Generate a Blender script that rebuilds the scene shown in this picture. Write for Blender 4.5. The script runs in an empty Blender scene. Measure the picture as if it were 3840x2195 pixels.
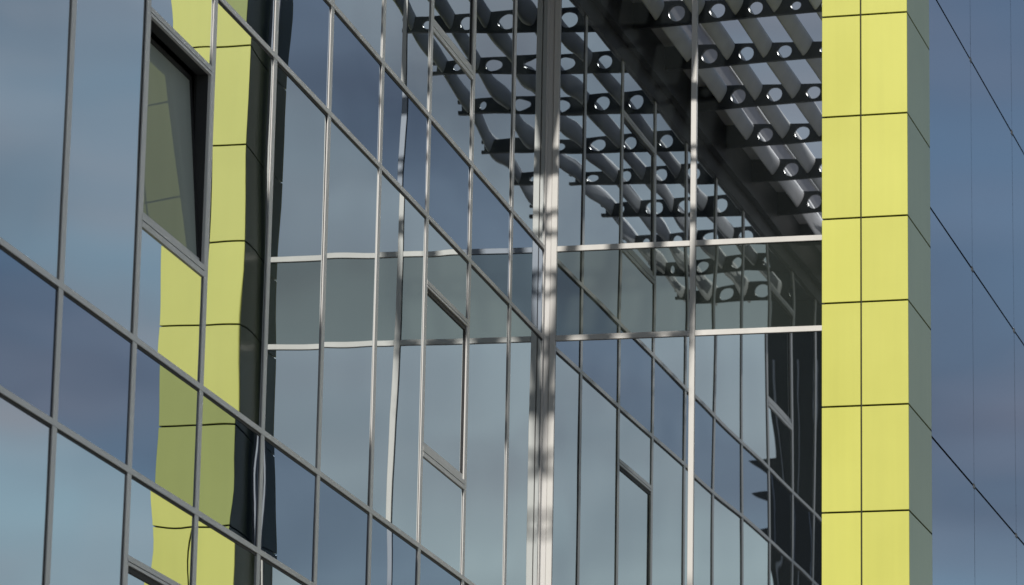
import bpy, bmesh, math, random
from mathutils import Vector, Matrix

C = bpy.context.scene
COL = C.collection

# ------------------------------------------------------------------ camera
cam_d = bpy.data.cameras.new('camera')
cam_d.sensor_width = 36.0
cam_d.lens = 143.007
cam_d.clip_start = 0.1
cam_d.clip_end = 5000.0
cam = bpy.data.objects.new('camera', cam_d)
COL.objects.link(cam)
rx = Vector((0.9628570685940228, 0.2693548883102375, 0.018820457005736792))
ry = Vector((0.046760458544522626, -0.23499071023132312, 0.9708721983977522))
rz = Vector((0.26593180512159753, -0.9339311057290884, -0.2388576244887546))
M = Matrix((rx, ry, rz)).transposed().to_4x4()
M.translation = Vector((9.7714454, -35.43652041, 1.97314747))
cam.matrix_world = M
C.camera = cam
cam_d.dof.use_dof = True
cam_d.dof.focus_distance = 33.0
cam_d.dof.aperture_fstop = 4.5

# ------------------------------------------------------------------ the two glass planes (measured)
WL = -0.0480          # left wall is turned a little off square
WB = 0.0303           # recessed wall likewise
LD = Vector((-math.sin(WL), -math.cos(WL), 0))      # along the left wall, towards the near end
LN = Vector((math.cos(WL), -math.sin(WL), 0))       # outward from the left wall

# ------------------------------------------------------------------ sun, sky, exposure
BETA = math.radians(3.6)
EL = math.atan(0.395 * math.cos(BETA))
S = (LD * math.cos(BETA) + LN * math.sin(BETA)) * math.cos(EL) + Vector((0, 0, math.sin(EL)))
sun_d = bpy.data.lights.new('sun', 'SUN')
sun_d.energy = 3.2
sun_d.angle = math.radians(0.55)
sun_d.color = (1.0, 0.95, 0.87)
sun = bpy.data.objects.new('sun', sun_d)
COL.objects.link(sun)
sun.rotation_euler = S.to_track_quat('Z', 'Y').to_euler()
sun.location = (10, -40, 40)

W = bpy.data.worlds.new('World')
C.world = W
W.use_nodes = True
nt = W.node_tree
nt.nodes.clear()
def wn(t): return nt.nodes.new(t)
out = wn('ShaderNodeOutputWorld'); bg = wn('ShaderNodeBackground')
sky = wn('ShaderNodeTexSky'); sky.sky_type = 'NISHITA'; sky.sun_disc = False
sky.sun_elevation = EL
sky.sun_rotation = math.atan2(S.x, S.y)
sky.air_density = 1.0; sky.dust_density = 0.2; sky.ozone_density = 1.2
tc = wn('ShaderNodeTexCoord'); mp = wn('ShaderNodeMapping')
mp.inputs['Scale'].default_value = (1.0, 1.0, 3.0)
mp.inputs['Location'].default_value = (2.6, 4.1, 1.3)
n1 = wn('ShaderNodeTexNoise'); n1.inputs['Scale'].default_value = 5.0
n1.inputs['Detail'].default_value = 3.0; n1.inputs['Roughness'].default_value = 0.5
cr = wn('ShaderNodeValToRGB')
cr.color_ramp.elements[0].position = 0.32; cr.color_ramp.elements[0].color = (0, 0, 0, 1)
cr.color_ramp.elements[1].position = 0.60; cr.color_ramp.elements[1].color = (1, 1, 1, 1)
n2 = wn('ShaderNodeTexNoise'); n2.inputs['Scale'].default_value = 11.0
n2.inputs['Detail'].default_value = 2.5
cc = wn('ShaderNodeMixRGB')
cc.inputs[1].default_value = (2.05, 2.35, 2.95, 1); cc.inputs[2].default_value = (3.75, 3.75, 4.2, 1)
tint = wn('ShaderNodeMixRGB'); tint.blend_type = 'MULTIPLY'; tint.inputs[0].default_value = 1.0
tint.inputs[2].default_value = (0.95, 0.95, 0.86, 1)
mix = wn('ShaderNodeMixRGB')
cloud_amt = wn('ShaderNodeMath'); cloud_amt.operation = 'MULTIPLY'; cloud_amt.inputs[1].default_value = 0.85
L = nt.links.new
L(tc.outputs['Generated'], mp.inputs['Vector'])
L(mp.outputs[0], n1.inputs['Vector']); L(mp.outputs[0], n2.inputs['Vector'])
L(n1.outputs['Fac'], cr.inputs[0]); L(cr.outputs[0], cloud_amt.inputs[0])
cr2 = wn('ShaderNodeValToRGB'); cr2.color_ramp.elements[0].position = 0.36; cr2.color_ramp.elements[1].position = 0.66
L(n2.outputs['Fac'], cr2.inputs[0]); L(cr2.outputs[0], cc.inputs[0])
L(sky.outputs[0], tint.inputs[1])
L(cloud_amt.outputs[0], mix.inputs[0]); L(tint.outputs[0], mix.inputs[1]); L(cc.outputs[0], mix.inputs[2])
L(mix.outputs[0], bg.inputs[0]); L(bg.outputs[0], out.inputs[0])
bg.inputs[1].default_value = 0.100

C.view_settings.view_transform = 'Standard'
C.view_settings.look = 'None'
C.view_settings.exposure = 0.0
C.view_settings.gamma = 1.0
C.view_settings.use_curve_mapping = False
C.cycles.max_bounces = 10
C.cycles.glossy_bounces = 8
C.cycles.caustics_reflective = False

# ------------------------------------------------------------------ materials
def mat(name):
    m = bpy.data.materials.new(name); m.use_nodes = True
    return m, m.node_tree.nodes['Principled BSDF'], m.node_tree
def noise_col(t, p, a, b, scale=8.0, detail=4.0, stretch=(1, 1, 1), lo=0.35, hi=0.65):
    tcn = t.nodes.new('ShaderNodeTexCoord'); m = t.nodes.new('ShaderNodeMapping'); m.inputs['Scale'].default_value = stretch
    n = t.nodes.new('ShaderNodeTexNoise'); n.inputs['Scale'].default_value = scale; n.inputs['Detail'].default_value = detail
    r = t.nodes.new('ShaderNodeValToRGB')
    r.color_ramp.elements[0].position = lo; r.color_ramp.elements[0].color = (*a, 1)
    r.color_ramp.elements[1].position = hi; r.color_ramp.elements[1].color = (*b, 1)
    t.links.new(tcn.outputs['Object'], m.inputs[0]); t.links.new(m.outputs[0], n.inputs['Vector'])
    t.links.new(n.outputs['Fac'], r.inputs[0]); t.links.new(r.outputs[0], p.inputs['Base Color'])
    return n
def paint(name, a, b, rough=0.45, scale=3.0, metallic=0.0, stretch=(1, 1, 1), coat=0.0, spec=0.5):
    m, p, t = mat(name)
    noise_col(t, p, a, b, scale=scale, stretch=stretch)
    p.inputs['Roughness'].default_value = rough; p.inputs['Metallic'].default_value = metallic
    p.inputs['Specular IOR Level'].default_value = spec
    p.inputs['Coat Weight'].default_value = coat; p.inputs['Coat Roughness'].default_value = 0.08
    return m
def glass(name, refl, body, body_b, k, rough=0.0):
    """coated solar glass: a tinted mirror coat over a dim body (the rooms behind), share k of mirror"""
    m, p, t = mat(name)
    noise_col(t, p, body, body_b, scale=0.55, detail=2.0, stretch=(2.0, 2.0, 0.6), lo=0.3, hi=0.7)
    p.inputs['Roughness'].default_value = 0.5; p.inputs['Specular IOR Level'].default_value = 0.0
    g = t.nodes.new('ShaderNodeBsdfGlossy'); g.inputs['Roughness'].default_value = rough
    g.inputs['Color'].default_value = (*refl, 1)
    lw = t.nodes.new('ShaderNodeFresnel'); lw.inputs['IOR'].default_value = 1.5
    mm = t.nodes.new('ShaderNodeMath'); mm.operation = 'MULTIPLY_ADD'; mm.use_clamp = True
    mm.inputs[1].default_value = 1.0 - k; mm.inputs[2].default_value = k
    mx = t.nodes.new('ShaderNodeMixShader')
    t.links.new(lw.outputs[0], mm.inputs[0]); t.links.new(mm.outputs[0], mx.inputs[0])
    t.links.new(p.outputs[0], mx.inputs[1]); t.links.new(g.outputs[0], mx.inputs[2])
    t.links.new(mx.outputs[0], t.nodes['Material Output'].inputs['Surface'])
    return m

ALU = paint('white_aluminium', (0.60, 0.59, 0.57), (0.68, 0.67, 0.65), 0.4, 2.0, stretch=(1, 1, .3))
ALU_L = paint('silver_aluminium', (0.62, 0.61, 0.60), (0.68, 0.67, 0.66), 0.4, 2.0, stretch=(1, 1, .3))
GASKET_SHADE = paint('black_gasket_shade', (0.012, 0.012, 0.014), (0.02, 0.02, 0.022), 0.7)  # rubber black, also painted in as shade along the frame caps
GL_V = glass('vision_glass', (0.78, 0.83, 0.85), (0.030, 0.040, 0.045), (0.07, 0.085, 0.08), 0.80)
GL_S = glass('spandrel_glass', (0.46, 0.54, 0.66), (0.012, 0.020, 0.040), (0.02, 0.03, 0.05), 0.70)
GL_E = glass('end_vision_glass', (0.75, 0.79, 0.84), (0.02, 0.024, 0.026), (0.03, 0.036, 0.038), 0.72)
GL_ES = glass('end_spandrel_glass', (0.63, 0.665, 0.64), (0.03, 0.038, 0.035), (0.045, 0.055, 0.05), 0.5)
GL_W = glass('pale_reflection_glass', (0.24, 0.27, 0.25), (0.32, 0.37, 0.34), (0.44, 0.48, 0.43), 0.04)  # pale grey-green body colour stands in for sky mirrored by the open sash
GL_R = glass('blue_cladding_glass', (0.53, 0.58, 0.70), (0.02, 0.027, 0.045), (0.026, 0.034, 0.052), 0.60)
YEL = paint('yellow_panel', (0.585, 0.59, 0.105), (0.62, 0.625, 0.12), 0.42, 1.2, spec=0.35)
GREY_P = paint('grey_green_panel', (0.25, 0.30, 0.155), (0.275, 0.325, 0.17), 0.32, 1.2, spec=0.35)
def weather(m, amount=0.05):
    t = m.node_tree; p = t.nodes['Principled BSDF']
    oi = t.nodes.new('ShaderNodeObjectInfo'); hs = t.nodes.new('ShaderNodeHueSaturation')
    mr = t.nodes.new('ShaderNodeMapRange'); mr.inputs['To Min'].default_value = 1 - amount; mr.inputs['To Max'].default_value = 1 + amount * 0.6
    tcn = t.nodes.new('ShaderNodeTexCoord'); mp_ = t.nodes.new('ShaderNodeMapping'); mp_.inputs['Scale'].default_value = (14, 14, 0.5)
    nz_ = t.nodes.new('ShaderNodeTexNoise'); nz_.inputs['Scale'].default_value = 1.0; nz_.inputs['Detail'].default_value = 5.0
    ml = t.nodes.new('ShaderNodeMapRange'); ml.inputs['From Min'].default_value = 0.3; ml.inputs['From Max'].default_value = 0.7
    ml.inputs['To Min'].default_value = 1 - amount * .8; ml.inputs['To Max'].default_value = 1.0
    mu = t.nodes.new('ShaderNodeMath'); mu.operation = 'MULTIPLY'
    src = p.inputs['Base Color'].links[0].from_socket
    t.links.new(oi.outputs['Random'], mr.inputs['Value'])
    t.links.new(tcn.outputs['Object'], mp_.inputs[0]); t.links.new(mp_.outputs[0], nz_.inputs['Vector']); t.links.new(nz_.outputs['Fac'], ml.inputs['Value'])
    t.links.new(mr.outputs[0], mu.inputs[0]); t.links.new(ml.outputs[0], mu.inputs[1])
    t.links.new(mu.outputs[0], hs.inputs['Value']); t.links.new(src, hs.inputs['Color']); t.links.new(hs.outputs[0], p.inputs['Base Color'])
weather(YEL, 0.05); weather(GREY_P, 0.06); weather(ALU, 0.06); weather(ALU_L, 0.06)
JOINT = paint('dark_joint_backing', (0.03, 0.03, 0.02), (0.045, 0.045, 0.03), 0.8)  # dark backing colour showing through the open panel joints
DARK_ST = paint('dark_steel', (0.020, 0.021, 0.023), (0.032, 0.033, 0.035), 0.45, 4.0)
BLADE_M = paint('louvre_aluminium', (0.70, 0.70, 0.72), (0.78, 0.78, 0.80), 0.75, 3.0, spec=0.15)
SOFFIT = paint('soffit_grey', (0.50, 0.49, 0.51), (0.58, 0.57, 0.59), 0.6, 2.0)
DARK_CL = paint('dark_cladding', (0.018, 0.021, 0.021), (0.03, 0.034, 0.033), 0.6, 1.5)
PARA = paint('parapet_cladding', (0.40, 0.385, 0.41), (0.48, 0.46, 0.49), 0.95, 1.0, spec=0.05)
ROOM = paint('dim_room', (0.025, 0.026, 0.028), (0.04, 0.042, 0.044), 0.8, 1.5)
CORE = paint('concrete_core', (0.25, 0.25, 0.24), (0.32, 0.31, 0.30), 0.85, 2.0)
GROUND = paint('paving_ground', (0.30, 0.29, 0.275), (0.38, 0.37, 0.35), 0.9, 0.6)

# ------------------------------------------------------------------ helpers
class MB:
    def __init__(self): self.bm = bmesh.new()
    def box(self, x0, x1, y0, y1, z0, z1):
        v = [self.bm.verts.new((x, y, z)) for z in (z0, z1) for (x, y) in ((x0, y0), (x1, y0), (x1, y1), (x0, y1))]
        for f in ((3, 2, 1, 0), (4, 5, 6, 7), (0, 1, 5, 4), (1, 2, 6, 5), (2, 3, 7, 6), (3, 0, 4, 7)):
            self.bm.faces.new([v[i] for i in f])
        return self
    def prism(self, pts, axis_pts):
        """pts: list of 3D points of one end, axis_pts: the same of the other end"""
        a = [self.bm.verts.new(p) for p in pts]; b = [self.bm.verts.new(p) for p in axis_pts]
        n = len(a)
        self.bm.faces.new(a[::-1]); self.bm.faces.new(b)
        for i in range(n):
            self.bm.faces.new((a[i], a[(i + 1) % n], b[(i + 1) % n], b[i]))
        return self
    def box2(self, *a):
        """a box in the second material (gaskets, black strips painted as shade)"""
        n = len(self.bm.faces); self.box(*a); self.bm.faces.ensure_lookup_table()
        for f in self.bm.faces[n:]: f.material_index = 1
        return self
    def build(self, name, m, parent=None, bevel=0.0, smooth=False, m2=None):
        bmesh.ops.recalc_face_normals(self.bm, faces=self.bm.faces[:])
        if bevel:
            bmesh.ops.bevel(self.bm, geom=self.bm.edges[:], offset=bevel, segments=1, affect='EDGES')
        if smooth:
            for f in self.bm.faces: f.smooth = True
        me = bpy.data.meshes.new(name); self.bm.to_mesh(me); self.bm.free()
        me.materials.append(m)
        if m2: me.materials.append(m2)
        o = bpy.data.objects.new(name, me); COL.objects.link(o)
        if parent: o.parent = parent
        return o

def thing(name, label, cat, loc=(0, 0, 0), rot=0.0, group=None):
    o = bpy.data.objects.new(name, None); COL.objects.link(o)
    o.location = loc; o.rotation_euler = (0, 0, rot); o.empty_display_size = 0.3
    o['label'] = label; o['category'] = cat
    if group: o['group'] = group
    return o

RND = random.Random(7)
def pane(name, m, parent, x0, x1, z0, z1, yf, out, amp=0.0006, tilt=(0.0, 0.0), thick=0.022, nx=10, nz=16, seed=None):
    """a slightly bowed and rippled sheet of toughened glass; front face near y=yf, `out` is +1/-1 (outward y)"""
    r = random.Random(seed if seed is not None else RND.random())
    w, h = x1 - x0, z1 - z0
    ph = [r.uniform(0, 6.28) for _ in range(6)]
    a = [r.uniform(-1, 1) for _ in range(5)]
    def f(u, v):
        d = amp * (1.3 * a[0] * math.sin(math.pi * u) * math.sin(math.pi * v)
                   + 0.8 * a[1] * math.sin(2 * math.pi * u + ph[0]) * math.sin(math.pi * v + ph[1])
                   + 0.55 * a[2] * math.cos(2 * math.pi * v * max(1, round(h / 1.1)) + ph[2])
                   + 0.4 * a[3] * math.cos(math.pi * (u + v) * 1.5 + ph[3])
                   + 0.16 * a[4] * math.cos(2 * math.pi * v * max(1, round(h / 0.5)) + ph[4]))
        return d + tilt[0] * (u - .5) * w + tilt[1] * (v - .5) * h
    bm = bmesh.new()
    F = [[bm.verts.new((x0 + w * i / nx, yf + out * f(i / nx, j / nz), z0 + h * j / nz)) for i in range(nx + 1)] for j in range(nz + 1)]
    for j in range(nz):
        for i in range(nx):
            q = [F[j][i], F[j][i + 1], F[j + 1][i + 1], F[j + 1][i]]
            if out > 0: q.reverse()
            fc = bm.faces.new(q); fc.smooth = True
    yb = yf - out * thick
    rim = [(i, 0) for i in range(nx)] + [(nx, j) for j in range(nz)] + [(i, nz) for i in range(nx, 0, -1)] + [(0, j) for j in range(nz, 0, -1)]
    fr = [bm.verts.new(F[j][i].co) for i, j in rim]
    bk = [bm.verts.new((F[j][i].co.x, yb, F[j][i].co.z)) for i, j in rim]
    n = len(rim)
    for k in range(n):
        q = [fr[k], fr[(k + 1) % n], bk[(k + 1) % n], bk[k]]
        if out < 0: q.reverse()
        bm.faces.new(q)
    bm.faces.new(bk if out > 0 else bk[::-1])
    me = bpy.data.meshes.new(name); bm.to_mesh(me); bm.free(); me.materials.append(m)
    o = bpy.data.objects.new(name, me); COL.objects.link(o); o.parent = parent
    return o

# ------------------------------------------------------------------ heights
ZG = 0.30                                   # ground
ZB, ZA, ZC_, ZD = 11.436, 10.581, 7.818, 6.968   # spandrel top / bottom, two storeys
STOREY = 3.615
ZROOF = 14.196                              # head of the top glazing
ZPAR = 15.25
rows = []                                   # (z0, z1, kind) glazing rows of a storeyed wall
sp = [(ZA, ZB), (ZD, ZC_), (ZD - STOREY, ZC_ - STOREY)]
rows.append((ZB, ZROOF, 'v'))
for i, (lo, hi) in enumerate(sp):
    rows.append((lo, hi, 's'))
    nxt = sp[i + 1][1] if i < 2 else ZG + 0.25
    rows.append((nxt, lo, 'v'))
trans_z = [ZB, ZA, ZC_, ZD, ZC_ - STOREY, ZD - STOREY]

# ------------------------------------------------------------------ ground
g = MB(); g.box(-600, 600, -600, 600, -1.0, ZG); go = g.build('ground', GROUND); go['kind'] = 'structure'

# ------------------------------------------------------------------ left glass wall
RL = math.atan2(LD.y, LD.x)
wall = thing('glass_facade', 'long glass facade on the left with slim silver frames and one window tilted open', 'facade', (0, 0, ZG), RL)
Y = [0.0, 1.393, 2.951, 4.457, 5.989, 7.5, 8.963, 10.428, 11.86, 13.292, 14.74, 16.18, 17.63, 19.08, 20.53]
def zl(z): return z - ZG                     # heights inside a thing standing on the ground
MW_, MD = 0.041, 0.010                       # half width of a mullion cap, projection from the glass
GLY = -MD                                    # glass plane; caps at y=0 (y is outward here)
WIN_COLS = (2, 7, 12)                        # column between Y[c] and Y[c+1]
for k, t in enumerate(Y):
    zt_ = zl(ZROOF) - 0.03
    b = MB()
    if k == 0:
        b.box(0.008, 0.062, -0.009, 0.0, 0.0, zt_); b.box2(0.010, 0.060, -0.12, -0.009, 0.0, zt_)
    else:
        b.box(t - MW_, t + MW_, -0.0085, 0.0, 0.0, zt_); b.box2(t - MW_ - 0.010, t + MW_ + 0.004, -0.12, -0.0085, 0.0, zt_)  # black gasket strip doubles as the shaded side of the cap
    b.build('mullion', ALU_L, wall, m2=GASKET_SHADE)
for z in trans_z:
    b = MB(); b.box(0.066, Y[-1] + 0.03, -0.006, 0.003, zl(z) - 0.017, zl(z) + 0.022)
    b.box2(0.066, Y[-1] + 0.03, -0.11, -0.006, zl(z) - 0.037, zl(z) + 0.023)  # black strip below stands in for the shaded underside of the transom
    b.build('transom', ALU_L, wall, m2=GASKET_SHADE)
for k, t in enumerate(Y[:-1]):
    x0 = t + (0.058 if k == 0 else 0.038); x1 = Y[k + 1] - 0.038
    for ri, (z0, z1, kd) in enumerate(rows):
        za, zb = zl(z0) + 0.022, zl(z1) - 0.022
        tl = (RND.gauss(0, 0.0010), RND.gauss(0, 0.0007))
        amp = 0.0011
        if kd == 's':
            pane('spandrel_pane', GL_S, wall, x0, x1, za, zb, GLY, 1, amp=amp * 0.6, tilt=tl, nz=8)
            continue
        if k in WIN_COLS and ri != 6:
            base = {0: 0.0, 2: -STOREY, 4: -2 * STOREY}[ri]
            w0, w1 = 12.28 + base - ZG, 13.60 + base - ZG        # opening light, bottom and top
            pane('glass_pane', GL_V, wall, x0, x1, za, w0 - 0.075, GLY, 1, amp=amp * .6, tilt=tl, nz=8)
            pane('glass_pane', GL_V, wall, x0, x1, w1 + 0.055, zb, GLY, 1, amp=amp * .6, tilt=tl, nz=8)
            is_open = (k == 7 and ri == 2)
            fr = MB()                                            # fixed outer frame of the opening light
            fr.box(x0 - .002, x1 + .002, -0.020, 0.002, w0 - 0.092, w0 - 0.054)
            fr.box(x0 - .002, x1 + .002, -0.020, 0.0015, w0 - 0.046, w0 - 0.010)
            fr.box(x0 - .002, x1 + .002, -0.020, 0.002, w1 + 0.030, w1 + 0.066)
            fr.box(x0 - .002, x1 + .002, -0.021, 0.0015, w1 + 0.004, w1 + 0.023)
            fr.box(x0 - .002, x0 + 0.016, -0.020, -0.001, w0 - 0.010, w1 + 0.004)
            fr.box(x1 - 0.016, x1 + .002, -0.020, -0.001, w0 - 0.010, w1 + 0.004)
            fr.box2(x0 - .004, x1 + .004, -0.10, -0.021, w0 - 0.110, w0 - 0.012)
            fr.box2(x0 - .004, x1 + .004, -0.10, -0.022, w1 + 0.006, w1 + 0.060)
            fr.box2(x0 - .004, x0 + 0.018, -0.10, -0.021, w0 - 0.012, w1 + 0.006)
            fr.box2(x1 - 0.018, x1 + .004, -0.10, -0.021, w0 - 0.012, w1 + 0.006)
            wf = fr.build('opening_window', ALU_L, wall, m2=ROOM)
            a0, a1 = x0 + 0.021, x1 - 0.021
            sd = MB()
            h = w1 - w0
            sd.box(a0, a1, -0.030, 0.0, -0.004, 0.034)
            sd.box2(a0, a1, -0.030, 0.0, h - 0.034, h)
            sd.box2(a0, a0 + 0.026, -0.029, -0.001, 0.034, h - 0.034)
            sd.box2(a1 - 0.026, a1, -0.029, -0.003, 0.034, h - 0.034)
            sd.box(a1 - 0.007, a1 - 0.001, -0.004, 0.001, 0.034, h - 0.034)
            so = sd.build('sash', ALU_L, wf, m2=GASKET_SHADE)
            so.location = (0, -0.010, w0)
            gp = pane('glass', GL_W if is_open else GL_V, wf, a0 + 0.022, a1 - 0.022, 0.030, h - 0.030, -0.010, 1, amp=0.0004, nz=8)
            gp.location = (0, -0.010, w0)
            if is_open:
                wf['label'] = 'open window tilted inwards, dark gap at its head and right side'
                ang = math.radians(4.6)
                so.rotation_euler = (ang, 0, 0); gp.rotation_euler = (ang, 0, 0)
                so.location.y = gp.location.y = -0.03
                rv = MB()                                       # dim room seen through the gap
                d = 1.5
                rv.box(x0 - 0.4, x1 + 0.4, -d - 0.05, -d, w0 - 0.6, w1 + 0.5)
                rv.box(x0 - 0.4, x0 - 0.36, -d, -0.13, w0 - 0.6, w1 + 0.5)
                rv.box(x1 + 0.36, x1 + 0.4, -d, -0.13, w0 - 0.6, w1 + 0.5)
                rv.box(x0 - 0.36, x1 + 0.36, -d, -0.13, w1 + 0.3, w1 + 0.5)
                rv.box(x0 - 0.36, x1 + 0.36, -d, -0.13, w0 - 0.6, w0 - 0.4)
                rv.build('room', ROOM, wf)
                st = MB()
                st.box(a1 - 0.014, a1 - 0.004, -0.085, -0.036, h * .42 + w0, h * .42 + w0 + 0.010)
                st.build('stay', ALU, wf)
            continue
        pane('glass_pane', GL_V, wall, x0, x1, za, zb, GLY, 1, amp=amp, tilt=tl)
b = MB(); b.box(0.012, Y[-1] + 0.03, -0.30, 0.02, zl(ZROOF) - 0.03, zl(ZROOF) + 0.30); b.build('head_beam', DARK_ST, wall)
b = MB(); b.box(0.012, Y[-1] + 0.03, -0.30, 0.010, zl(ZROOF) + 0.30, zl(15.75)); b.build('parapet', PARA, wall)
for zr in (14.98, 15.30, 15.62):
    b = MB(); b.box(0.02, Y[-1] + 0.03, 0.008, 0.035, zl(zr), zl(zr) + 0.025); b.build('parapet_rail', ALU, wall)
b = MB(); b.box(0.012, Y[-1] + 0.03, -2.1, -1.8, 0.0, zl(ZPAR) - 0.2); b.build('back_wall', CORE, wall)

# ------------------------------------------------------------------ recessed end wall
ewall = thing('recessed_glass_facade', 'recessed glass facade with broad white frames between the left facade and the yellow pillar', 'facade', (0, 0, ZG), WB)
BM, BE = 1.3977, 2.70
def yb(y): return -y                           # outward is -y here
b = MB(); b.box(0.050, 0.106, -0.0, 0.12, 0.0, zl(ZROOF) + 0.9); b.build('corner_post', ALU, ewall, bevel=0.003)
b = MB(); b.box(-0.10, 0.046, 0.014, 0.13, 0.0, zl(ZROOF) + 0.9); b.build('corner_trim', ALU_L, ewall, bevel=0.002)
b = MB(); b.box(BM - 0.026, BM + 0.026, -0.004, 0.12, 0.0, zl(ZROOF) + 0.9); b.build('mullion', ALU, ewall, bevel=0.003)
b = MB(); b.box(BE - 0.05, BE, -0.003, 0.12, 0.0, zl(ZROOF) + 0.9); b.build('mullion', ALU, ewall, bevel=0.003)
for (x0, x1) in ((0.106, BM - 0.026), (BM + 0.026, BE - 0.05)):
    for z in trans_z + [ZROOF + 0.4]:
        b = MB(); b.box(x0 + .001, x1 - .001, 0.0, 0.11, zl(z) - 0.026, zl(z) + 0.026); b.build('transom', ALU, ewall, bevel=0.003)
TB = {0: {}, 1: {}}
for c, (x0, x1) in enumerate(((0.102, BM - 0.022), (BM + 0.022, BE - 0.045))):
    for ri, (z0, z1, kd) in enumerate(rows):
        if ri == 0: z1 = ZROOF + 0.4
        za, zb = zl(z0) + 0.02, zl(z1) - 0.02
        if kd == 's':
            pane('spandrel_pane', GL_ES, ewall, x0, x1, za, zb, 0.022, -1, amp=0.0004, tilt=TB[c].get(ri, (0, 0)), nz=10, seed=100 + c * 10 + ri)
        else:
            pane('glass_pane', GL_E, ewall, x0, x1, za, zb, 0.022, -1, amp=0.0005, tilt=TB[c].get(ri, (0, 0)), seed=100 + c * 10 + ri)
b = MB(); b.box(0.012, BE, 0.14, 0.4, zl(ZROOF) + 0.43, zl(ZPAR)); b.build('parapet', DARK_ST, ewall)
b = MB(); b.box(0.012, BE, 1.2, 1.4, 0.0, zl(ZROOF) + 0.42); b.build('back_wall', CORE, ewall)

# ------------------------------------------------------------------ yellow pillar
PX0, PXM, PX1 = 2.7423, 3.0986, 3.5237
PYF, PYB = -0.60, 0.586
pil = thing('yellow_pillar', 'tall pillar clad in flat yellow panels with dark seams, its side faces grey green', 'pillar', (0, 0, ZG), 0.0)
seams = [13.3296, 12.3778, 11.4212, 10.6407, 9.6911, 8.7330]
seams = [s + 3.637 for s in seams[:1] + seams[1:3]] + [seams[0] + 0.93] + seams
zz = sorted(set(round(s, 4) for s in ([14.85, 14.27] + [13.3296, 12.3778, 11.4212, 10.6407, 9.6911, 8.7330, 7.7750, 6.9950, 6.0450, 5.0900, 4.1350, 3.3600, 2.4100, 1.4500, ZG + .05])))
J = 0.008
core = MB(); core.box(PX0 + 0.03, PX1 - 0.03, PYF + 0.03, PYB - 0.03, 0.0, zl(14.80)); core.build('joint_backing', JOINT, pil)
for i in range(len(zz) - 1):
    z0, z1 = zl(zz[i]) + J, zl(zz[i + 1]) - J
    for (x0, x1) in ((PX0, PXM - 0.007), (PXM + 0.007, PX1)):
        b = MB(); b.box(x0, x1, PYF, PYF + 0.022, z0, z1); b.build('yellow_panel', YEL, pil, bevel=0.002)
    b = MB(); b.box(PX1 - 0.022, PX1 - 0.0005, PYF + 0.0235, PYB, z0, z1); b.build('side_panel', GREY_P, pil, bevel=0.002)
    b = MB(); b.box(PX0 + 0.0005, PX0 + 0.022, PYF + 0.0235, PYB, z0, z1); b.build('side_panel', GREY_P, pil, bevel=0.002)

# ------------------------------------------------------------------ right glass wall (outward +x)
rw = thing('blue_glass_facade', 'flush dark blue glass facade with hairline joints and small clamps right of the yellow pillar', 'facade', (PX1 - 0.004, PYB, ZG), math.radians(90))
# local x runs away from the viewer (+y), outward is -y
RY = [0.012, 2.984 - PYB, 5.640 - PYB, 8.296 - PYB, 10.952 - PYB, 13.6 - PYB]
RZ = [ZG + 0.1, 0.975, 3.142, 5.308, 7.475, 9.641, 11.808, 13.952, 16.1]
b = MB(); b.box(0.0, RY[-1], 0.030, 0.25, 0.0, zl(16.0)); b.build('joint_backing', JOINT, rw)
for i in range(len(RY) - 1):
    for j in range(len(RZ) - 1):
        r = random.Random(900 + i * 20 + j)
        pane('glass_panel', GL_R, rw, RY[i] + 0.007, RY[i + 1] - 0.007, zl(RZ[j]) + 0.012, zl(RZ[j + 1]) - 0.012, 0.0, -1, amp=0.0003,
             tilt=(r.gauss(0, .0002), r.gauss(0, .0002)), nz=8, seed=300 + i * 20 + j)
for i in range(1, len(RY) - 1):
    for j in range(1, len(RZ) - 1):
        b = MB()
        zc = zl(RZ[j])
        b.box(RY[i] - 0.040, RY[i] + 0.040, -0.005, 0.02, zc - 0.024, zc + 0.024)
        b.build('clamp', DARK_ST, rw, bevel=0.003)

# ------------------------------------------------------------------ sunshade canopy along the head of the left wall
can = thing('sunshade_canopy', 'louvred sunshade with perforated dark arms, seen only as a reflection in the glass', 'canopy', (0, 0, ZG), RL)
ZCAN = 14.65
def arm_mesh(name, n0, n1, d0, d1, holes, r, thick):
    cu = bpy.data.curves.new(name, 'CURVE'); cu.dimensions = '2D'; cu.fill_mode = 'BOTH'; cu.extrude = thick / 2
    def poly(pts):
        s = cu.splines.new('POLY'); s.points.add(len(pts) - 1)
        for p, q in zip(s.points, pts): p.co = (q[0], q[1], 0, 1)
        s.use_cyclic_u = True
    e = n1
    poly([(n0, -d0 / 2), (e - 0.16, -d1 / 2), (e, -d1 / 2), (e, -d1 / 2 + 0.035), (e - 0.05, -d1 / 2 + 0.035), (e - 0.05, d1 / 2 - 0.03), (e, d1 / 2 - 0.03), (e, d1 / 2), (e - 0.16, d1 / 2), (n0, d0 / 2)])
    for (hx, hr) in holes:
        poly([(hx + hr * math.cos(a * math.pi / 12), hr * math.sin(a * math.pi / 12)) for a in range(24)])
    tmp = bpy.data.objects.new('tmp', cu); COL.objects.link(tmp)
    dg = bpy.context.evaluated_depsgraph_get()
    me = bpy.data.meshes.new_from_object(tmp.evaluated_get(dg))
    bpy.data.objects.remove(tmp); bpy.data.curves.remove(cu)
    # local: x -> outward (y), y -> up (z), z -> along the wall (x)
    me.transform(Matrix(((0, 0, 1, 0), (1, 0, 0, 0), (0, 1, 0, 0), (0, 0, 0, 1))))
    me.name = name
    return me
CW = 2.10
PIT = 0.41
arm_me = arm_mesh('arm', 0.05, CW, 0.28, 0.15, [(0.56, .086), (0.56 + PIT, .082), (0.56 + 2 * PIT, .074), (0.56 + 3 * PIT, .050), (CW - 0.10, .02)], .075, 0.05)
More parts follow.
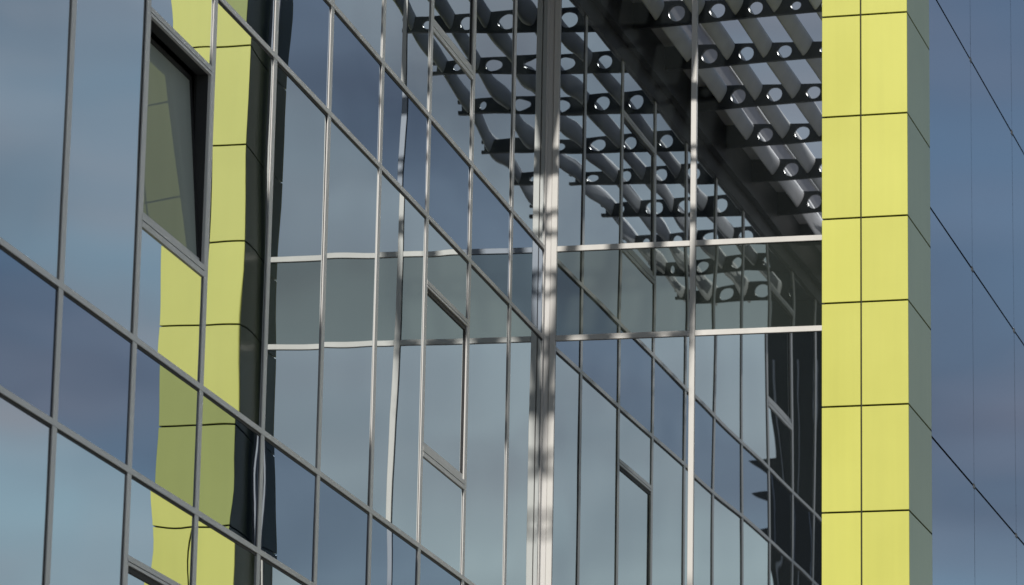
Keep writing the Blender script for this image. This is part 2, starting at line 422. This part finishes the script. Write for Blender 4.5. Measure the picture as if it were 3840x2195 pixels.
arm_me.materials.append(DARK_ST)
NEAR = 21.5
arm_t = [t + 0.0 for t in Y[1:]] + [-0.0 + 22.0]
for t in Y[1:11]:
    o = bpy.data.objects.new('arm', arm_me); COL.objects.link(o); o.parent = can; o.location = (t, 0, zl(ZCAN))
def blade(n, name='louvre_blade', chord=0.225, th=0.125, tilt=82, x0=0.12, x1=Y[10] + 0.3):
    b = MB(); pts = []
    for i in range(20):
        a = 2 * math.pi * i / 20
        cx_, cz_ = chord / 2 * math.cos(a), th / 2 * math.sin(a) * (1.0 + 0.5 * math.cos(a))
        ca, sa = math.cos(math.radians(tilt)), math.sin(math.radians(tilt))
        pts.append((n + cx_ * ca - cz_ * sa, zl(ZCAN) + 0.05 + cx_ * sa + cz_ * ca))
    b.prism([(x0, p[0], p[1]) for p in pts], [(x1, p[0], p[1]) for p in pts])
    return b.build(name, BLADE_M, can, smooth=True)
BL0 = 0.56 + PIT / 2
for i in range(-1, 4):
    blade(BL0 + PIT * i - 0.0)
b = MB(); b.box(0.10, Y[10] + 0.3, 0.022, 0.32, zl(ZCAN) + 0.13, zl(ZCAN) + 0.19); b.build('soffit_panel', SOFFIT, can)
b = MB(); b.box(0.10, Y[10] + 0.3, 0.024, 0.10, zl(ZCAN) - 0.30, zl(ZCAN) + 0.12); b.build('edge_beam', DARK_ST, can)

# ------------------------------------------------------------------ projecting wing at the near end of the left wall
wing = thing('dark_wing', 'dark wing with pointed brackets, seen only as a reflection beside the yellow pillar', 'building', (0, 0, ZG), RL)
T0 = 26.8
b = MB(); b.box(T0, T0 + 12, -6.0, 3.30, 0.0, zl(16.6))
for i in range(11):
    b.box2(T0 - 0.03, T0, 0.3 + i * 0.285, 0.318 + i * 0.285, 0.0, zl(16.55))
b.build('wing_block', DARK_CL, wing, m2=SOFFIT)
b = MB(); b.box(T0 + 0.01, T0 + 9, 2.25, 3.299, zl(16.6), zl(18.8)); b.build('roof_block', DARK_CL, wing)
for zt, tip in ((15.0, 3.72), (14.5, 3.70), (13.92, 3.61)):
    b = MB()
    zc = zl(zt)
    pr = [(3.29, zc + .05), (tip, zc), (3.29, zc - 0.30)]
    b.prism([(T0 + 0.4, p[0], p[1]) for p in pr], [(T0 + 0.6, p[0], p[1]) for p in pr])
    b.build('bracket', DARK_ST, wing)
